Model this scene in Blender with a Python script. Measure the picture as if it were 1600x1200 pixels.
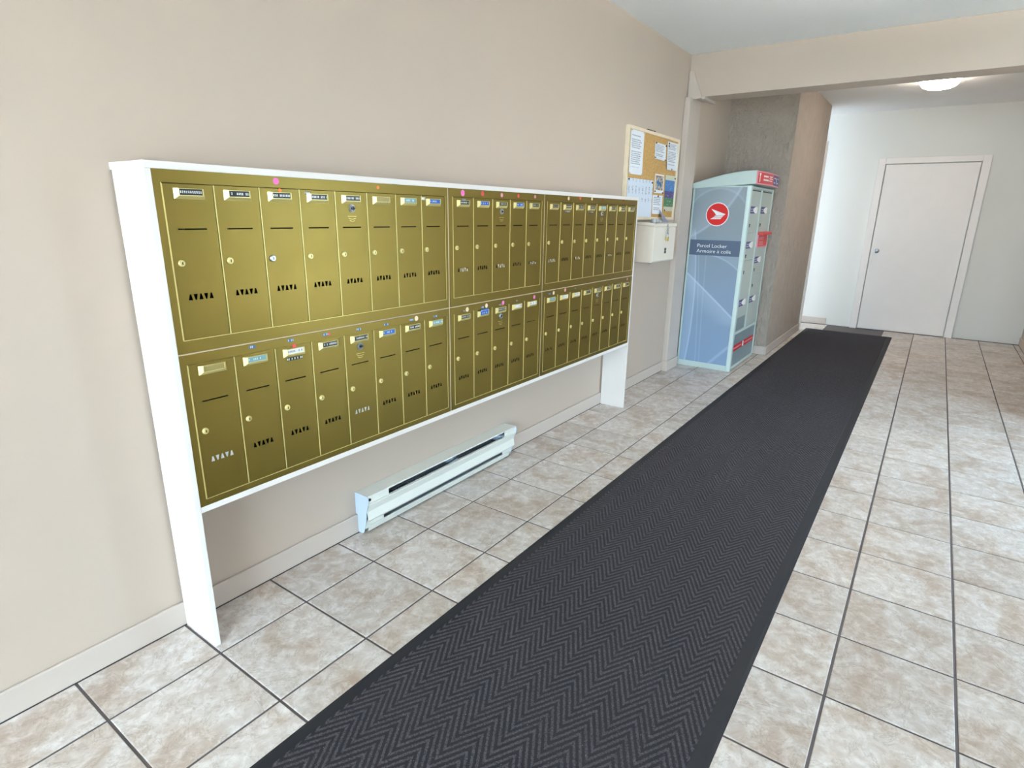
import bpy, math, random
from mathutils import Vector, Matrix, noise
random.seed(7)
for o in list(bpy.data.objects): bpy.data.objects.remove(o)
SC = bpy.context.scene
COL = SC.collection
S = 0.924          # plan units (tile = 0.33) to metres (tile = 0.305 m)

# ------------------------------------------------------------------ camera
CAM = Vector((-1.0890, -1.6906, 1.4027)); FPX = 911.26
yaw, pit, rol = 0.612795, -0.283731, -0.0158376
FW = Vector((math.cos(pit)*math.cos(yaw), math.cos(pit)*math.sin(yaw), math.sin(pit)))
_l = Vector((0, 0, 1)).cross(FW).normalized(); _u = FW.cross(_l)
RT = -(math.cos(rol)*_l + math.sin(rol)*_u); UP = -math.sin(rol)*_l + math.cos(rol)*_u
cd = bpy.data.cameras.new('camera'); cd.sensor_fit = 'HORIZONTAL'; cd.sensor_width = 36
cd.lens = FPX*36/1600; cd.clip_start = 0.02
co = bpy.data.objects.new('camera', cd); COL.objects.link(co)
m3 = Matrix((RT, UP, -FW)).transposed()
co.matrix_world = Matrix.Translation(CAM*S) @ m3.to_4x4()
SC.camera = co

# ------------------------------------------------------------------ view, world, daylight
SC.view_settings.view_transform = 'Standard'; SC.view_settings.look = 'None'
SC.view_settings.gamma = 1.0; SC.view_settings.use_curve_mapping = False
SC.view_settings.exposure = 0.20
W = bpy.data.worlds.new('World'); SC.world = W; W.use_nodes = True
wb = W.node_tree.nodes['Background']
wb.inputs['Color'].default_value = (0.62, 0.81, 1.0, 1); wb.inputs['Strength'].default_value = 20.5
# portal in the entrance glazing (guides the sky light through the opening, adds none)
ENX = -4.0
pl = bpy.data.lights.new('entrance_portal', 'AREA'); pl.shape = 'RECTANGLE'
pl.size = 2.80*S; pl.size_y = 2.40*S; pl.cycles.is_portal = True
po = bpy.data.objects.new('entrance_portal', pl); COL.objects.link(po)
po.location = Vector((ENX+0.02, -2.20, 1.2))*S
po.rotation_euler = (math.radians(90), 0, math.radians(-90))

p2 = bpy.data.lights.new('added_window_portal', 'AREA'); p2.shape = 'RECTANGLE'
p2.size = 1.0*S; p2.size_y = 1.97*S; p2.cycles.is_portal = True
q2 = bpy.data.objects.new('added_window_portal', p2); COL.objects.link(q2)
q2.location = Vector((2.90, -3.78, 1.065))*S; q2.rotation_euler = (math.radians(90), 0, 0)
sl = bpy.data.lights.new('sun', 'SUN'); sl.energy = 180.0; sl.angle = math.radians(.6); sl.color = (1.0, .95, .86)
so = bpy.data.objects.new('sun', sl); COL.objects.link(so)          # shines along the facade onto the pavement outside
so.rotation_euler = Vector((-.15, -.62, -.78)).to_track_quat('-Z', 'Y').to_euler(); so.location = (-6, 3, 6)

def pix(px, py, y):                       # photo pixel -> point on the plane y = const
    d = FW + RT*(px-800)/FPX - UP*(py-600)/FPX
    return CAM + d*((y-CAM.y)/d.y)

# ------------------------------------------------------------------ materials
def lin(c):
    return tuple((v/255/12.92 if v/255 <= .04045 else ((v/255+.055)/1.055)**2.4) for v in c)
class Nd:
    def __init__(s, name):
        s.m = bpy.data.materials.new(name); s.m.use_nodes = True
        s.t = s.m.node_tree; s.b = s.t.nodes['Principled BSDF']
    def new(s, ty, **kw):
        n = s.t.nodes.new(ty)
        for k, v in kw.items(): setattr(n, k, v)
        return n
    def put(s, v, sock):
        if isinstance(v, bpy.types.NodeSocket): s.t.links.new(v, sock)
        elif isinstance(v, (tuple, list)) and len(v) == 3 and sock.type == 'RGBA': sock.default_value = (*v, 1)
        else: sock.default_value = v
    def math(s, op, a, b=0.0, c=0.0):
        n = s.new('ShaderNodeMath', operation=op)
        s.put(a, n.inputs[0]); s.put(b, n.inputs[1]); s.put(c, n.inputs[2])
        return n.outputs[0]
    def mix(s, f, a, b, ty='MIX'):
        n = s.new('ShaderNodeMix', data_type='RGBA', blend_type=ty)
        s.put(f, n.inputs[0]); s.put(a, n.inputs[6]); s.put(b, n.inputs[7])
        return n.outputs[2]
    def obj(s):
        return s.new('ShaderNodeTexCoord').outputs['Object']
    def xyz(s, v=None):
        n = s.new('ShaderNodeSeparateXYZ'); s.put(v or s.obj(), n.inputs[0]); return n.outputs
    def noise(s, scale, detail=3, rough=.5, vec=None, dist=0.0):
        n = s.new('ShaderNodeTexNoise'); n.inputs['Scale'].default_value = scale
        n.inputs['Detail'].default_value = detail; n.inputs['Roughness'].default_value = rough
        n.inputs['Distortion'].default_value = dist
        s.put(vec or s.obj(), n.inputs['Vector']); return n.outputs[0]
    def ramp(s, f, stops, const=False):
        n = s.new('ShaderNodeValToRGB'); r = n.color_ramp
        r.interpolation = 'CONSTANT' if const else 'LINEAR'
        while len(r.elements) < len(stops): r.elements.new(.5)
        for e, (p, c) in zip(r.elements, stops): e.position = p; e.color = (*c, 1)
        s.put(f, n.inputs[0]); return n.outputs[0]
    def step(s, v, lo, hi):
        n = s.new('ShaderNodeMapRange', interpolation_type='SMOOTHSTEP')
        s.put(v, n.inputs[0]); n.inputs[1].default_value = lo; n.inputs[2].default_value = hi
        return n.outputs[0]
    def bump(s, h, strength=.3, dist=.002):
        n = s.new('ShaderNodeBump'); n.inputs['Strength'].default_value = strength
        n.inputs['Distance'].default_value = dist; s.put(h, n.inputs['Height'])
        s.t.links.new(n.outputs[0], s.b.inputs['Normal'])
    def done(s, col=None, rough=.5, metal=0.0, spec=None):
        if col is not None: s.put(col, s.b.inputs['Base Color'])
        s.put(rough, s.b.inputs['Roughness']); s.put(metal, s.b.inputs['Metallic'])
        if spec is not None: s.b.inputs['Specular IOR Level'].default_value = spec
        return s.m
def plain(name, rgb, rough=.5, metal=0.0, var=.06, scale=40):
    n = Nd(name); c = lin(rgb)
    nz = n.noise(scale, 3)
    col = n.mix(nz, tuple(v*(1-var) for v in c), tuple(min(1, v*(1+var)) for v in c))
    return n.done(col, rough, metal)

M = {}
def wall_paint(name, rgb, bs=220, bst=.12, bd=.001):
    n = Nd(name); c = lin(rgb)
    col = n.mix(n.noise(1.5, 2), tuple(v*.97 for v in c), tuple(v*1.03 for v in c))
    n.bump(n.noise(bs, 2), bst, bd)
    return n.done(col, .55)
M['wall'] = wall_paint('tan_wall_paint', (193, 177, 163))
M['trimpaint'] = wall_paint('tan_trim_paint', (199, 186, 176), 120, .05)
M['white_wall'] = wall_paint('white_wall_paint', (226, 224, 218))
n = Nd('stucco'); c = lin((192, 177, 163))
v = n.new('ShaderNodeTexVoronoi', feature='SMOOTH_F1'); v.inputs['Scale'].default_value = 38
v.inputs['Randomness'].default_value = 1
h = n.math('ADD', n.math('MULTIPLY', n.noise(26, 5, .62, dist=1.6), 1.5), v.outputs[0])
n.bump(h, 1.0, .014); M['stucco'] = n.done(n.mix(n.noise(9, 4), tuple(x*.82 for x in c), tuple(x*1.06 for x in c)), .7)
n = Nd('ceiling_texture'); c = lin((242, 242, 242))
n.bump(n.noise(170, 4, .7), .5, .003); M['ceiling'] = n.done(n.mix(n.noise(120, 3), tuple(x*.93 for x in c), c), .8)
M['white_wood'] = plain('white_painted_wood', (238, 231, 226), .45, 0, .03, 8)
M['beige_rail'] = plain('beige_rail', (204, 186, 160), .5, 0, .05, 20)
M['grout'] = plain('grey_grout', (100, 94, 96), .85, 0, .12, 60)
# tile
n = Nd('stone_tile')
oi = n.new('ShaderNodeObjectInfo')
va = n.new('ShaderNodeVectorMath', operation='MULTIPLY_ADD')
cx = n.new('ShaderNodeCombineXYZ')
n.put(n.math('MULTIPLY', oi.outputs['Random'], 37.0), cx.inputs[0]); n.put(n.math('MULTIPLY', oi.outputs['Random'], 91.0), cx.inputs[1])
va2 = n.new('ShaderNodeVectorMath', operation='ADD'); n.put(n.obj(), va2.inputs[0]); n.put(cx.outputs[0], va2.inputs[1])
vec = va2.outputs[0]
big = n.noise(5.0, 4, .6, vec, .8); med = n.noise(24, 8, .72, vec, .5); fine = n.noise(140, 3, .7, vec)
base = n.ramp(big, [(.32, lin((176, 156, 141))), (.45, lin((202, 190, 180))), (.56, lin((226, 222, 220))), (.72, lin((203, 191, 182)))])
base = n.mix(n.step(med, .40, .70), n.mix(.45, base, lin((176, 160, 148))), n.mix(.45, base, lin((240, 238, 236))))
vein = n.math('ABSOLUTE', n.math('SUBTRACT', n.noise(7, 6, .7, vec, 1.2), .5))
base = n.mix(n.math('MULTIPLY', n.math('SUBTRACT', 1.0, n.step(vein, .0, .02)), .35), base, lin((140, 122, 104)))
base = n.mix(n.math('MULTIPLY', n.step(fine, .62, .74), .35), base, lin((232, 228, 222)))
hs = n.new('ShaderNodeHueSaturation'); n.put(base, hs.inputs['Color'])
n.put(n.math('MULTIPLY_ADD', oi.outputs['Random'], .16, .92), hs.inputs['Value'])
n.bump(n.math('ADD', med, fine), .12, .002)
M['tile'] = n.done(hs.outputs[0], n.math('MULTIPLY_ADD', med, .2, .30))
# mat pile: herringbone woven along the runner
n = Nd('herringbone_pile'); X, Y, Z = n.xyz()
band = .0545*S; per = .033*S
jit = n.math('MULTIPLY', n.math('SUBTRACT', n.noise(230, 3), .5), .016)
zig = n.math('PINGPONG', n.math('ADD', Y, 5.0*band), band)
ph = n.math('ADD', n.math('ADD', X, n.math('MULTIPLY', zig, 1.75)), jit)
wv = n.math('MULTIPLY_ADD', n.math('SINE', n.math('MULTIPLY', ph, 2*math.pi/per)), .5, .5)
fz = n.noise(420, 4, .75); f2 = n.noise(2.2, 3)
rib = n.math('MULTIPLY', n.step(wv, .35, .80), n.step(n.noise(300, 3, .7), .30, .62))
col = n.mix(rib, lin((40, 40, 47)), lin((112, 109, 119)))
col = n.mix(fz, n.mix(.45, col, (0, 0, 0)), n.mix(.10, col, lin((140, 140, 148))))
col = n.mix(n.math('MULTIPLY', f2, .22), col, lin((62, 58, 56)))
col = n.mix(n.step(n.noise(330, 1), .775, .80), col, lin((190, 190, 190)))
n.bump(n.math('ADD', n.math('MULTIPLY', rib, 1.0), n.math('MULTIPLY', fz, .6)), .8, .003)
M['pile'] = n.done(col, .95, 0, .15)
M['rubber'] = plain('black_rubber', (24, 27, 35), .75, 0, .15, 90)
# metals
def gold(name, rgb, rough, metal):
    n = Nd(name); c = lin(rgb)
    n.bump(n.noise(500, 2), .05, .0005)
    return n.done(n.mix(n.noise(5, 3), tuple(v*.93 for v in c), tuple(v*1.06 for v in c)), n.math('MULTIPLY_ADD', n.noise(12, 3), .1, rough-.05), metal)
M['gold'] = gold('gold_enamel', (124, 106, 46), .37, .7)
M['gold_lip'] = gold('highlit_gold_edge', (222, 206, 136), .35, .35)  # highlight caught by the door edges is put into this pale gold
M['gold_holder'] = gold('pale_gold_plastic', (220, 205, 140), .32, .35)
M['brass'] = plain('brass', (196, 168, 96), .28, .9)
M['chrome'] = plain('chrome', (168, 171, 178), .3, .9)
M['dark'] = plain('dark_interior', (26, 22, 16), .9)
M['black'] = plain('black_plastic', (18, 18, 20), .45)
M['envelope'] = plain('white_paper', (236, 236, 238), .8, 0, .03)
def strip_mat(name, bg, fg, dens=.5):
    n = Nd(name); X, Y, Z = n.xyz()
    oi = n.new('ShaderNodeObjectInfo')
    xo = n.math('ADD', X, n.math('MULTIPLY', oi.outputs['Random'], 3.0))
    cell = n.math('FLOOR', n.math('MULTIPLY', xo, 1/.0052))
    fr = n.math('FRACT', n.math('MULTIPLY', xo, 1/.0052))
    wn = n.new('ShaderNodeTexWhiteNoise', noise_dimensions='1D'); n.put(cell, wn.inputs['W'])
    on = n.math('MULTIPLY', n.math('LESS_THAN', n.math('ABSOLUTE', n.math('SUBTRACT', fr, .5)), .30), n.math('GREATER_THAN', wn.outputs[0], 1-dens))
    zi = n.math('LESS_THAN', n.math('ABSOLUTE', Z), .0032)
    br = n.math('GREATER_THAN', n.noise(700, 1), .40)
    f = n.math('MULTIPLY', n.math('MULTIPLY', on, zi), br)
    return n.done(n.mix(f, lin(bg), lin(fg)), .4)
STR = {'k': strip_mat('black_name_tape', (20, 20, 22), (235, 235, 235), .8),
       'b': strip_mat('blue_name_tape', (34, 84, 168), (190, 215, 240), .6),
       't': strip_mat('pale_teal_name_card', (120, 160, 168), (225, 232, 235), .6),
       'w': strip_mat('white_name_card', (228, 228, 226), (90, 90, 90), .6),
       'g': strip_mat('grey_name_card', (70, 70, 64), (190, 190, 180), .7),
       'e': plain('empty_name_slot', (150, 135, 80), .4)}
DOT = {'p': plain('pink_paper', (232, 118, 190), .6), 'o': plain('orange_paper', (226, 122, 66), .6),
       'r': plain('red_paper', (214, 78, 78), .6), 'c': plain('cream_paper', (244, 220, 190), .6),
       'l': plain('light_pink_paper', (236, 160, 176), .6), 'd': plain('dark_red_paper', (150, 52, 34), .6)}
TAG = {'b': strip_mat('small_blue_tape', (46, 92, 150), (210, 225, 240), .7), 'k': STR['k'], 'w': STR['w'], 'g': STR['g']}
# heater
M['heater'] = plain('heater_enamel', (228, 229, 222), .35, 0, .02)
M['heater_end'] = plain('heater_end_daylit_enamel', (196, 210, 226), .35, 0, .02)  # blue of the daylight on the ends is put into this colour
M['fin'] = plain('dull_aluminium', (120, 126, 134), .5, .5)
M['plate'] = plain('reflection_grey_plate', (150, 158, 172), .45, .2)  # blue-grey reflection inside the heater slot is put into this colour
# cork, wood, papers
n = Nd('cork'); M['cork'] = n.done(n.ramp(n.noise(160, 5, .7), [(.3, lin((150, 112, 60))), (.5, lin((196, 156, 96))), (.7, lin((214, 178, 118)))]), .9)
n = Nd('pale_wood'); X, Y, Z = n.xyz()
M['palewood'] = n.done(n.mix(n.noise(30, 4), lin((226, 206, 176)), lin((240, 226, 202))), .5)
def text_paper(name, w, h, pitch=.011, bg=(238, 240, 246), ink=(160, 163, 176), margin=.02, gaps=.45):
    n = Nd(name); X, Y, Z = n.xyz()
    row = n.math('FRACT', n.math('MULTIPLY', Z, 1/pitch)); cell = n.math('FLOOR', n.math('MULTIPLY', Z, 1/pitch))
    wn = n.new('ShaderNodeTexWhiteNoise', noise_dimensions='1D'); n.put(cell, wn.inputs['W'])
    ln = n.math('LESS_THAN', n.math('ABSOLUTE', n.math('SUBTRACT', row, .5)), .26)
    on = n.math('MULTIPLY', ln, n.math('GREATER_THAN', wn.outputs[0], gaps-.2))
    wd = n.math('GREATER_THAN', n.noise(160, 1), .43)
    inx = n.math('MULTIPLY', n.math('GREATER_THAN', X, margin), n.math('LESS_THAN', X, n.math('MULTIPLY_ADD', wn.outputs[0], -.25*w, w-margin*.6)))
    inz = n.math('MULTIPLY', n.math('GREATER_THAN', Z, h*.16), n.math('LESS_THAN', Z, h*.93))
    f = n.math('MULTIPLY', n.math('MULTIPLY', on, wd), n.math('MULTIPLY', inx, inz))
    return n.done(n.mix(f, lin(bg), lin(ink)), .7)
# locker
M['lk_body'] = plain('pale_green_grey_enamel', (196, 212, 208), .35, 0, .02)
M['lk_door'] = plain('grey_green_door_enamel', (178, 188, 182), .4, 0, .03)
M['lk_plinth'] = plain('grey_plinth_print', (128, 146, 152), .4, 0, .05, 6)
M['lk_red'] = plain('signal_red', (206, 30, 34), .35, 0, .03)
M['lk_white'] = plain('white_print', (245, 245, 245), .4, 0, .01)
M['lk_blue'] = plain('violet_blue_print', (52, 46, 120), .4, 0, .05)
M['lk_band'] = plain('slate_blue_band', (84, 100, 124), .4, 0, .04, 8)
def circ3(a, b, c):
    ax, ay = a; bx, by = b; cx_, cy_ = c
    d = 2*(ax*(by-cy_)+bx*(cy_-ay)+cx_*(ay-by))
    ux = ((ax*ax+ay*ay)*(by-cy_)+(bx*bx+by*by)*(cy_-ay)+(cx_*cx_+cy_*cy_)*(ay-by))/d
    uy = ((ax*ax+ay*ay)*(cx_-bx)+(bx*bx+by*by)*(ax-cx_)+(cx_*cx_+cy_*cy_)*(bx-ax))/d
    return ux, uy, math.hypot(ax-ux, ay-uy)
LKX, LKX1, LKY0, LKY1, LKH = 4.452, 5.300, -.300, .212, 1.672
def side_px(a, b):                     # crop pixel on the locker side -> (y, z)
    px, py = 1030+a/3.333, 230+b/3.333
    d = FW + RT*(px-800)/FPX - UP*(py-600)/FPX
    p = CAM + d*((LKX-CAM.x)/d.x); return p.y, p.z
n = Nd('locker_side_print_lit'); X, Y, Z = n.xyz()
col = n.ramp(n.math('MULTIPLY', Z, 1/(1.66*S)), [(0, lin((134, 160, 192))), (.45, lin((138, 158, 182))), (.8, lin((142, 154, 162))), (1, lin((140, 152, 160)))])  # printed gradient and bluish light from below, both held in this colour
arcs = [((145, 655), (250, 760), (380, 895), .016, .60, 1), ((188, 470), (178, 800), (135, 1085), .014, .50, 1),
        ((205, 560), (200, 800), (185, 1100), .010, .18, 0), ((245, 560), (225, 800), (205, 1100), .010, .16, 0),
        ((300, 570), (360, 600), (412, 645), .014, .35, -1), ((430, 205), (345, 325), (190, 450), .022, .38, 1),
        ((250, 1130), (310, 1080), (375, 1030), .024, .30, 0), ((170, 300), (230, 240), (300, 215), .018, .20, -1)]
for a, b, c_, w, k, soft in arcs:
    P3 = [tuple(q*S for q in side_px(*p)) for p in (a, b, c_)]
    ux, uy, r = circ3(*P3); lo, hi = min(p[1] for p in P3)-.03, max(p[1] for p in P3)+.03
    dd = n.math('SQRT', n.math('ADD', n.math('POWER', n.math('SUBTRACT', Y, ux), 2), n.math('POWER', n.math('SUBTRACT', Z, uy), 2)))
    sd = n.math('MULTIPLY', n.math('SUBTRACT', dd, r), -1.0 if soft < 0 else 1.0)
    f = n.math('SUBTRACT', 1.0, n.step(n.math('ABSOLUTE', sd), 0.0, w*S))
    if soft: f = n.math('MAXIMUM', f, n.math('MULTIPLY', n.math('MULTIPLY', n.step(sd, -.20*S, 0.0), n.math('LESS_THAN', sd, 0.0)), .40))
    f = n.math('MULTIPLY', f, n.math('MULTIPLY', n.step(Z, lo-.06, lo), n.math('SUBTRACT', 1.0, n.step(Z, hi, hi+.06))))
    col = n.mix(n.math('MULTIPLY', f, k), col, lin((205, 222, 240)))
M['lk_side'] = n.done(col, .28)
M['box_cream'] = plain('cream_enamel', (232, 222, 208), .4, 0, .02)
M['alu'] = plain('bronze_aluminium', (96, 90, 84), .4, .6)
n = Nd('clear_glass')
tr = n.new('ShaderNodeBsdfTransparent'); gl = n.new('ShaderNodeBsdfGlossy'); gl.inputs['Roughness'].default_value = .02
mx = n.new('ShaderNodeMixShader'); mx.inputs[0].default_value = .06
tr.inputs[0].default_value = (.93, .96, .95, 1)
n.t.links.new(tr.outputs[0], mx.inputs[1]); n.t.links.new(gl.outputs[0], mx.inputs[2])
n.t.links.new(mx.outputs[0], n.t.nodes['Material Output'].inputs['Surface']); M['glass'] = n.m
M['concrete'] = plain('concrete', (176, 172, 164), .9, 0, .1, 4)
n = Nd('lamp_glass'); n.b.inputs['Emission Color'].default_value = (1.0, .86, .70, 1); n.b.inputs['Emission Strength'].default_value = 45
M['lamp'] = n.done((.9, .88, .84), .4)

n = Nd('added_lamp_bulb'); n.b.inputs['Emission Color'].default_value = (1.0, .95, .90, 1); n.b.inputs['Emission Strength'].default_value = 1350  # strong glow for the added bowl lamp, to lift the ceiling
M['bulb'] = n.done((.9, .88, .84), .4)

# ------------------------------------------------------------------ mesh helpers
class MB:
    def __init__(s): s.v = []; s.f = []; s.mi = []
    def add(s, vs, fs, mi=0):
        k = len(s.v); s.v += [tuple(p) for p in vs]; s.f += [tuple(i+k for i in q) for q in fs]; s.mi += [mi]*len(fs); return s
    def box(s, x0, x1, y0, y1, z0, z1, mi=0):
        vs = [(x, y, z) for z in (z0, z1) for y in (y0, y1) for x in (x0, x1)]
        return s.add(vs, [(0, 2, 3, 1), (4, 5, 7, 6), (0, 1, 5, 4), (2, 6, 7, 3), (0, 4, 6, 2), (1, 3, 7, 5)], mi)
    def prism(s, pts, a0, a1, ax, mi=0):
        """extrude closed polygon along axis ax; pts are the other two coords in xyz order"""
        def P(p, a):
            q = list(p); q.insert(ax, a); return q
        k = len(pts)
        vs = [P(p, a0) for p in pts]+[P(p, a1) for p in pts]
        fs = [tuple(range(k))[::-1], tuple(range(k, 2*k))]+[(i, (i+1) % k, k+(i+1) % k, k+i) for i in range(k)]
        return s.add(vs, fs, mi)
    def sheet(s, prof, t, x0, x1, mi=0):
        """bent sheet metal: profile polyline in (y,z), thickness t, along x"""
        off = []
        for i, p in enumerate(prof):
            a = Vector(prof[max(i-1, 0)]); b = Vector(prof[min(i+1, len(prof)-1)])
            d = (b-a).normalized(); off.append((p[0]-d.y*t, p[1]+d.x*t))
        return s.prism(list(prof)+off[::-1], x0, x1, 0, mi)
    def cyl(s, c, ax, r, h, n=20, r2=None, mi=0):
        r2 = r if r2 is None else r2
        e = [Vector((1, 0, 0)), Vector((0, 1, 0)), Vector((0, 0, 1))]; w = Vector(ax).normalized()
        u = min(e, key=lambda q: abs(q.dot(w))); u = (u-w*u.dot(w)).normalized(); v = w.cross(u); c = Vector(c)
        vs = [c+(u*math.cos(t)+v*math.sin(t))*r for t in (2*math.pi*i/n for i in range(n))]
        vs += [c+w*h+(u*math.cos(t)+v*math.sin(t))*r2 for t in (2*math.pi*i/n for i in range(n))]
        fs = [tuple(range(n))[::-1], tuple(range(n, 2*n))]+[(i, (i+1) % n, n+(i+1) % n, n+i) for i in range(n)]
        return s.add(vs, fs, mi)
    def tube(s, pts, r, n=8, mi=0):
        for a, b in zip(pts, pts[1:]):
            a = Vector(a); b = Vector(b); s.cyl(a, b-a, r, (b-a).length, n, mi=mi)
        return s
    def torus(s, c, u, v, R, r, n=20, k=6, mi=0):
        c, u, v = Vector(c), Vector(u).normalized(), Vector(v).normalized(); w = u.cross(v); vs = []
        for i in range(n):
            t = 2*math.pi*i/n; d = u*math.cos(t)+v*math.sin(t)
            for j in range(k):
                q = 2*math.pi*j/k; vs.append(c+d*(R+r*math.cos(q))+w*r*math.sin(q))
        fs = [(i*k+j, ((i+1) % n)*k+j, ((i+1) % n)*k+(j+1) % k, i*k+(j+1) % k) for i in range(n) for j in range(k)]
        return s.add(vs, fs, mi)
    def mesh(s, name, mats):
        me = bpy.data.meshes.new(name)
        me.from_pydata([tuple(c*S for c in p) for p in s.v], [], s.f)
        for m in (mats if isinstance(mats, (list, tuple)) else [mats]): me.materials.append(m)
        for p, i in zip(me.polygons, s.mi): p.material_index = i
        import bmesh
        bm = bmesh.new(); bm.from_mesh(me); bmesh.ops.recalc_face_normals(bm, faces=bm.faces); bm.to_mesh(me); bm.free()
        return me
def link(name, me, parent=None, loc=(0, 0, 0), bev=0, smooth=False):
    o = bpy.data.objects.new(name, me); COL.objects.link(o); o.location = Vector(loc)*S
    if parent: o.parent = parent
    if bev:
        b = o.modifiers.new('bevel', 'BEVEL'); b.width = bev; b.segments = 2; b.limit_method = 'ANGLE'; b.angle_limit = math.radians(40)
    if smooth:
        for p in me.polygons: p.use_smooth = True
        me.set_sharp_from_angle(angle=math.radians(40))
    return o
def wpos(o):
    v = Vector(o.location)
    while o.parent: o = o.parent; v += o.location
    return v/S
def part(name, mb, mats, parent, loc=None, bev=0, smooth=False):
    """mesh given in plan coordinates, re-based on loc (plan coords; default the parent's base)"""
    base = wpos(parent) if parent else Vector((0, 0, 0))
    L = Vector(loc) if loc is not None else base
    mb.v = [tuple(Vector(p)-L) for p in mb.v]
    return link(name, mb.mesh(name, mats), parent, L-base, bev, smooth)
def tag(o, label, cat=None, group=None, kind=None):
    o['label'] = label
    if cat: o['category'] = cat
    if group: o['group'] = group
    if kind: o['kind'] = kind
    return o
def thing(name, label, cat, loc, group=None):
    o = bpy.data.objects.new(name, None); COL.objects.link(o); o.location = Vector(loc)*S
    o.empty_display_size = .05
    return tag(o, label, cat, group)
def solo(name, mb, mats, label, cat, loc, group=None, kind=None, bev=0, smooth=False):
    return tag(part(name, mb, mats, None, loc, bev, smooth), label, cat, group, kind)
def struct(name, mb, mats, label, loc=(0, 0, 0), bev=0):
    return tag(part(name, mb, mats, None, loc, bev), label, None, None, 'structure')
def curve_mesh(name, loops, ext, mapf, mat, bevel=0):
    cu = bpy.data.curves.new(name, 'CURVE'); cu.dimensions = '2D'; cu.fill_mode = 'BOTH'; cu.extrude = ext; cu.bevel_depth = bevel; cu.bevel_resolution = 0
    for lp in loops:
        sp = cu.splines.new('POLY'); sp.points.add(len(lp)-1); sp.use_cyclic_u = True
        for q, p in zip(sp.points, lp): q.co = (p[0], p[1], 0, 1)
    return from_curve(name, cu, mapf, mat)
def from_curve(name, cu, mapf, mat):
    t = bpy.data.objects.new('tmp', cu); COL.objects.link(t)
    dg = bpy.context.evaluated_depsgraph_get()
    me = bpy.data.meshes.new_from_object(t.evaluated_get(dg)); me.name = name
    bpy.data.objects.remove(t); bpy.data.curves.remove(cu)
    for v in me.vertices: v.co = Vector(mapf(*v.co))*S
    me.materials.clear(); me.materials.append(mat); me.update()
    return me
FRONT = lambda x, y, z: (x, -z, y)       # drawn as seen by someone looking towards +Y
SIDE = lambda x, y, z: (-z, -x, y)       # drawn as seen by someone looking towards +X
def text_mesh(name, body, size, mapf, mat, ext=.0006, width=None):
    cu = bpy.data.curves.new(name, 'FONT'); cu.body = body; cu.size = size; cu.extrude = ext; cu.resolution_u = 4; cu.offset = -.0002
    me = from_curve(name, cu, lambda x, y, z: (x, y, z), mat)
    xs_ = [v.co.x for v in me.vertices]; k = width*S/(max(xs_)-min(xs_)) if width else 1.0; m0 = min(xs_)
    for v in me.vertices: v.co = Vector(mapf((v.co.x-m0)*k, v.co.y, v.co.z))
    me.update(); return me

# ------------------------------------------------------------------ the setting
YW, CZ = .240, 2.690
struct('wall_left', MB().box(ENX-.2, 5.42, YW, YW+.15, 0, CZ), M['wall'], 'long tan painted wall behind the mailboxes')
struct('wall_niche', MB().box(5.42, 7.26, -.395, YW+.15, 0, CZ), M['stucco'], 'rough stucco wall block behind the parcel locker')
WX0, WX1, WZ0, WZ1 = 2.40, 3.40, .08, 2.05
wr = MB().box(ENX-.2, WX0, -3.95, -3.80, 0, CZ).box(WX1, 4.40, -3.95, -3.80, 0, CZ).box(WX0, WX1, -3.95, -3.80, 0, WZ0).box(WX0, WX1, -3.95, -3.80, WZ1, CZ)
struct('wall_right', wr.box(4.40, 8.1, -2.85, -2.70, 0, CZ).box(4.20, 4.40, -3.80, -2.70, 0, CZ), M['wall'], 'tan painted wall across the lobby from the mailboxes')
gz = MB().box(WX0, WX1, -3.90, -3.85, WZ0, WZ0+.05).box(WX0, WX1, -3.90, -3.85, WZ1-.05, WZ1)
wm = (WX1-WX0-.05)/2
for k in range(3): gz.box(WX0+k*wm, WX0+.05+k*wm, -3.90, -3.85, WZ0+.05, WZ1-.05)
win2 = struct('window_added', gz, M['alu'], 'added unseen tall window across the lobby from the mailboxes')  # unseen side window, added and sized for light from the right
for k in range(2): part('pane', MB().box(WX0+.05+k*wm, WX0+(k+1)*wm, -3.878, -3.872, WZ0+.05, WZ1-.05), M['glass'], win2)
struct('wall_end', MB().box(7.95, 8.10, -2.70, .60, 0, CZ), M['white_wall'], 'white wall closing the far end of the corridor')
struct('wall_recess', MB().box(7.26, 8.10, .60, .75, 0, CZ), M['white_wall'], 'white side wall beyond the stucco corner')
struct('ceiling', MB().box(ENX-.2, 8.1, -3.95, .75, CZ, CZ+.12), M['ceiling'], 'white textured ceiling')
# entrance wall with glazing behind the camera
struct('wall_entrance', MB().box(ENX-.15, ENX, -3.80, -3.60, 0, CZ).box(ENX-.15, ENX, -.80, YW, 0, CZ).box(ENX-.15, ENX, -3.60, -.80, 2.46, CZ),
       M['wall'], 'tan wall around the glazed entrance')
gz = MB().box(ENX-.10, ENX-.05, -3.6, -.80, 2.40, 2.46).box(ENX-.10, ENX-.05, -3.6, -.80, 0, .06)
for k in range(4): gz.box(ENX-.10, ENX-.05, -3.60+k*.9167, -3.55+k*.9167, .06, 2.40)
door = struct('window_1', gz, M['alu'], 'metal framed glazed entrance letting in daylight')
for k in range(3):
    part('pane', MB().box(ENX-.078, ENX-.072, -3.55+k*.9167, -3.60+(k+1)*.9167, .06, 2.40), M['glass'], door)
struct('pavement', MB().box(-16, ENX-.15, -14, 8, -.12, -.02).box(ENX-.15, 14, -14, -3.95, -.12, -.02), M['concrete'], 'concrete pavement outside the glazing')
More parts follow.
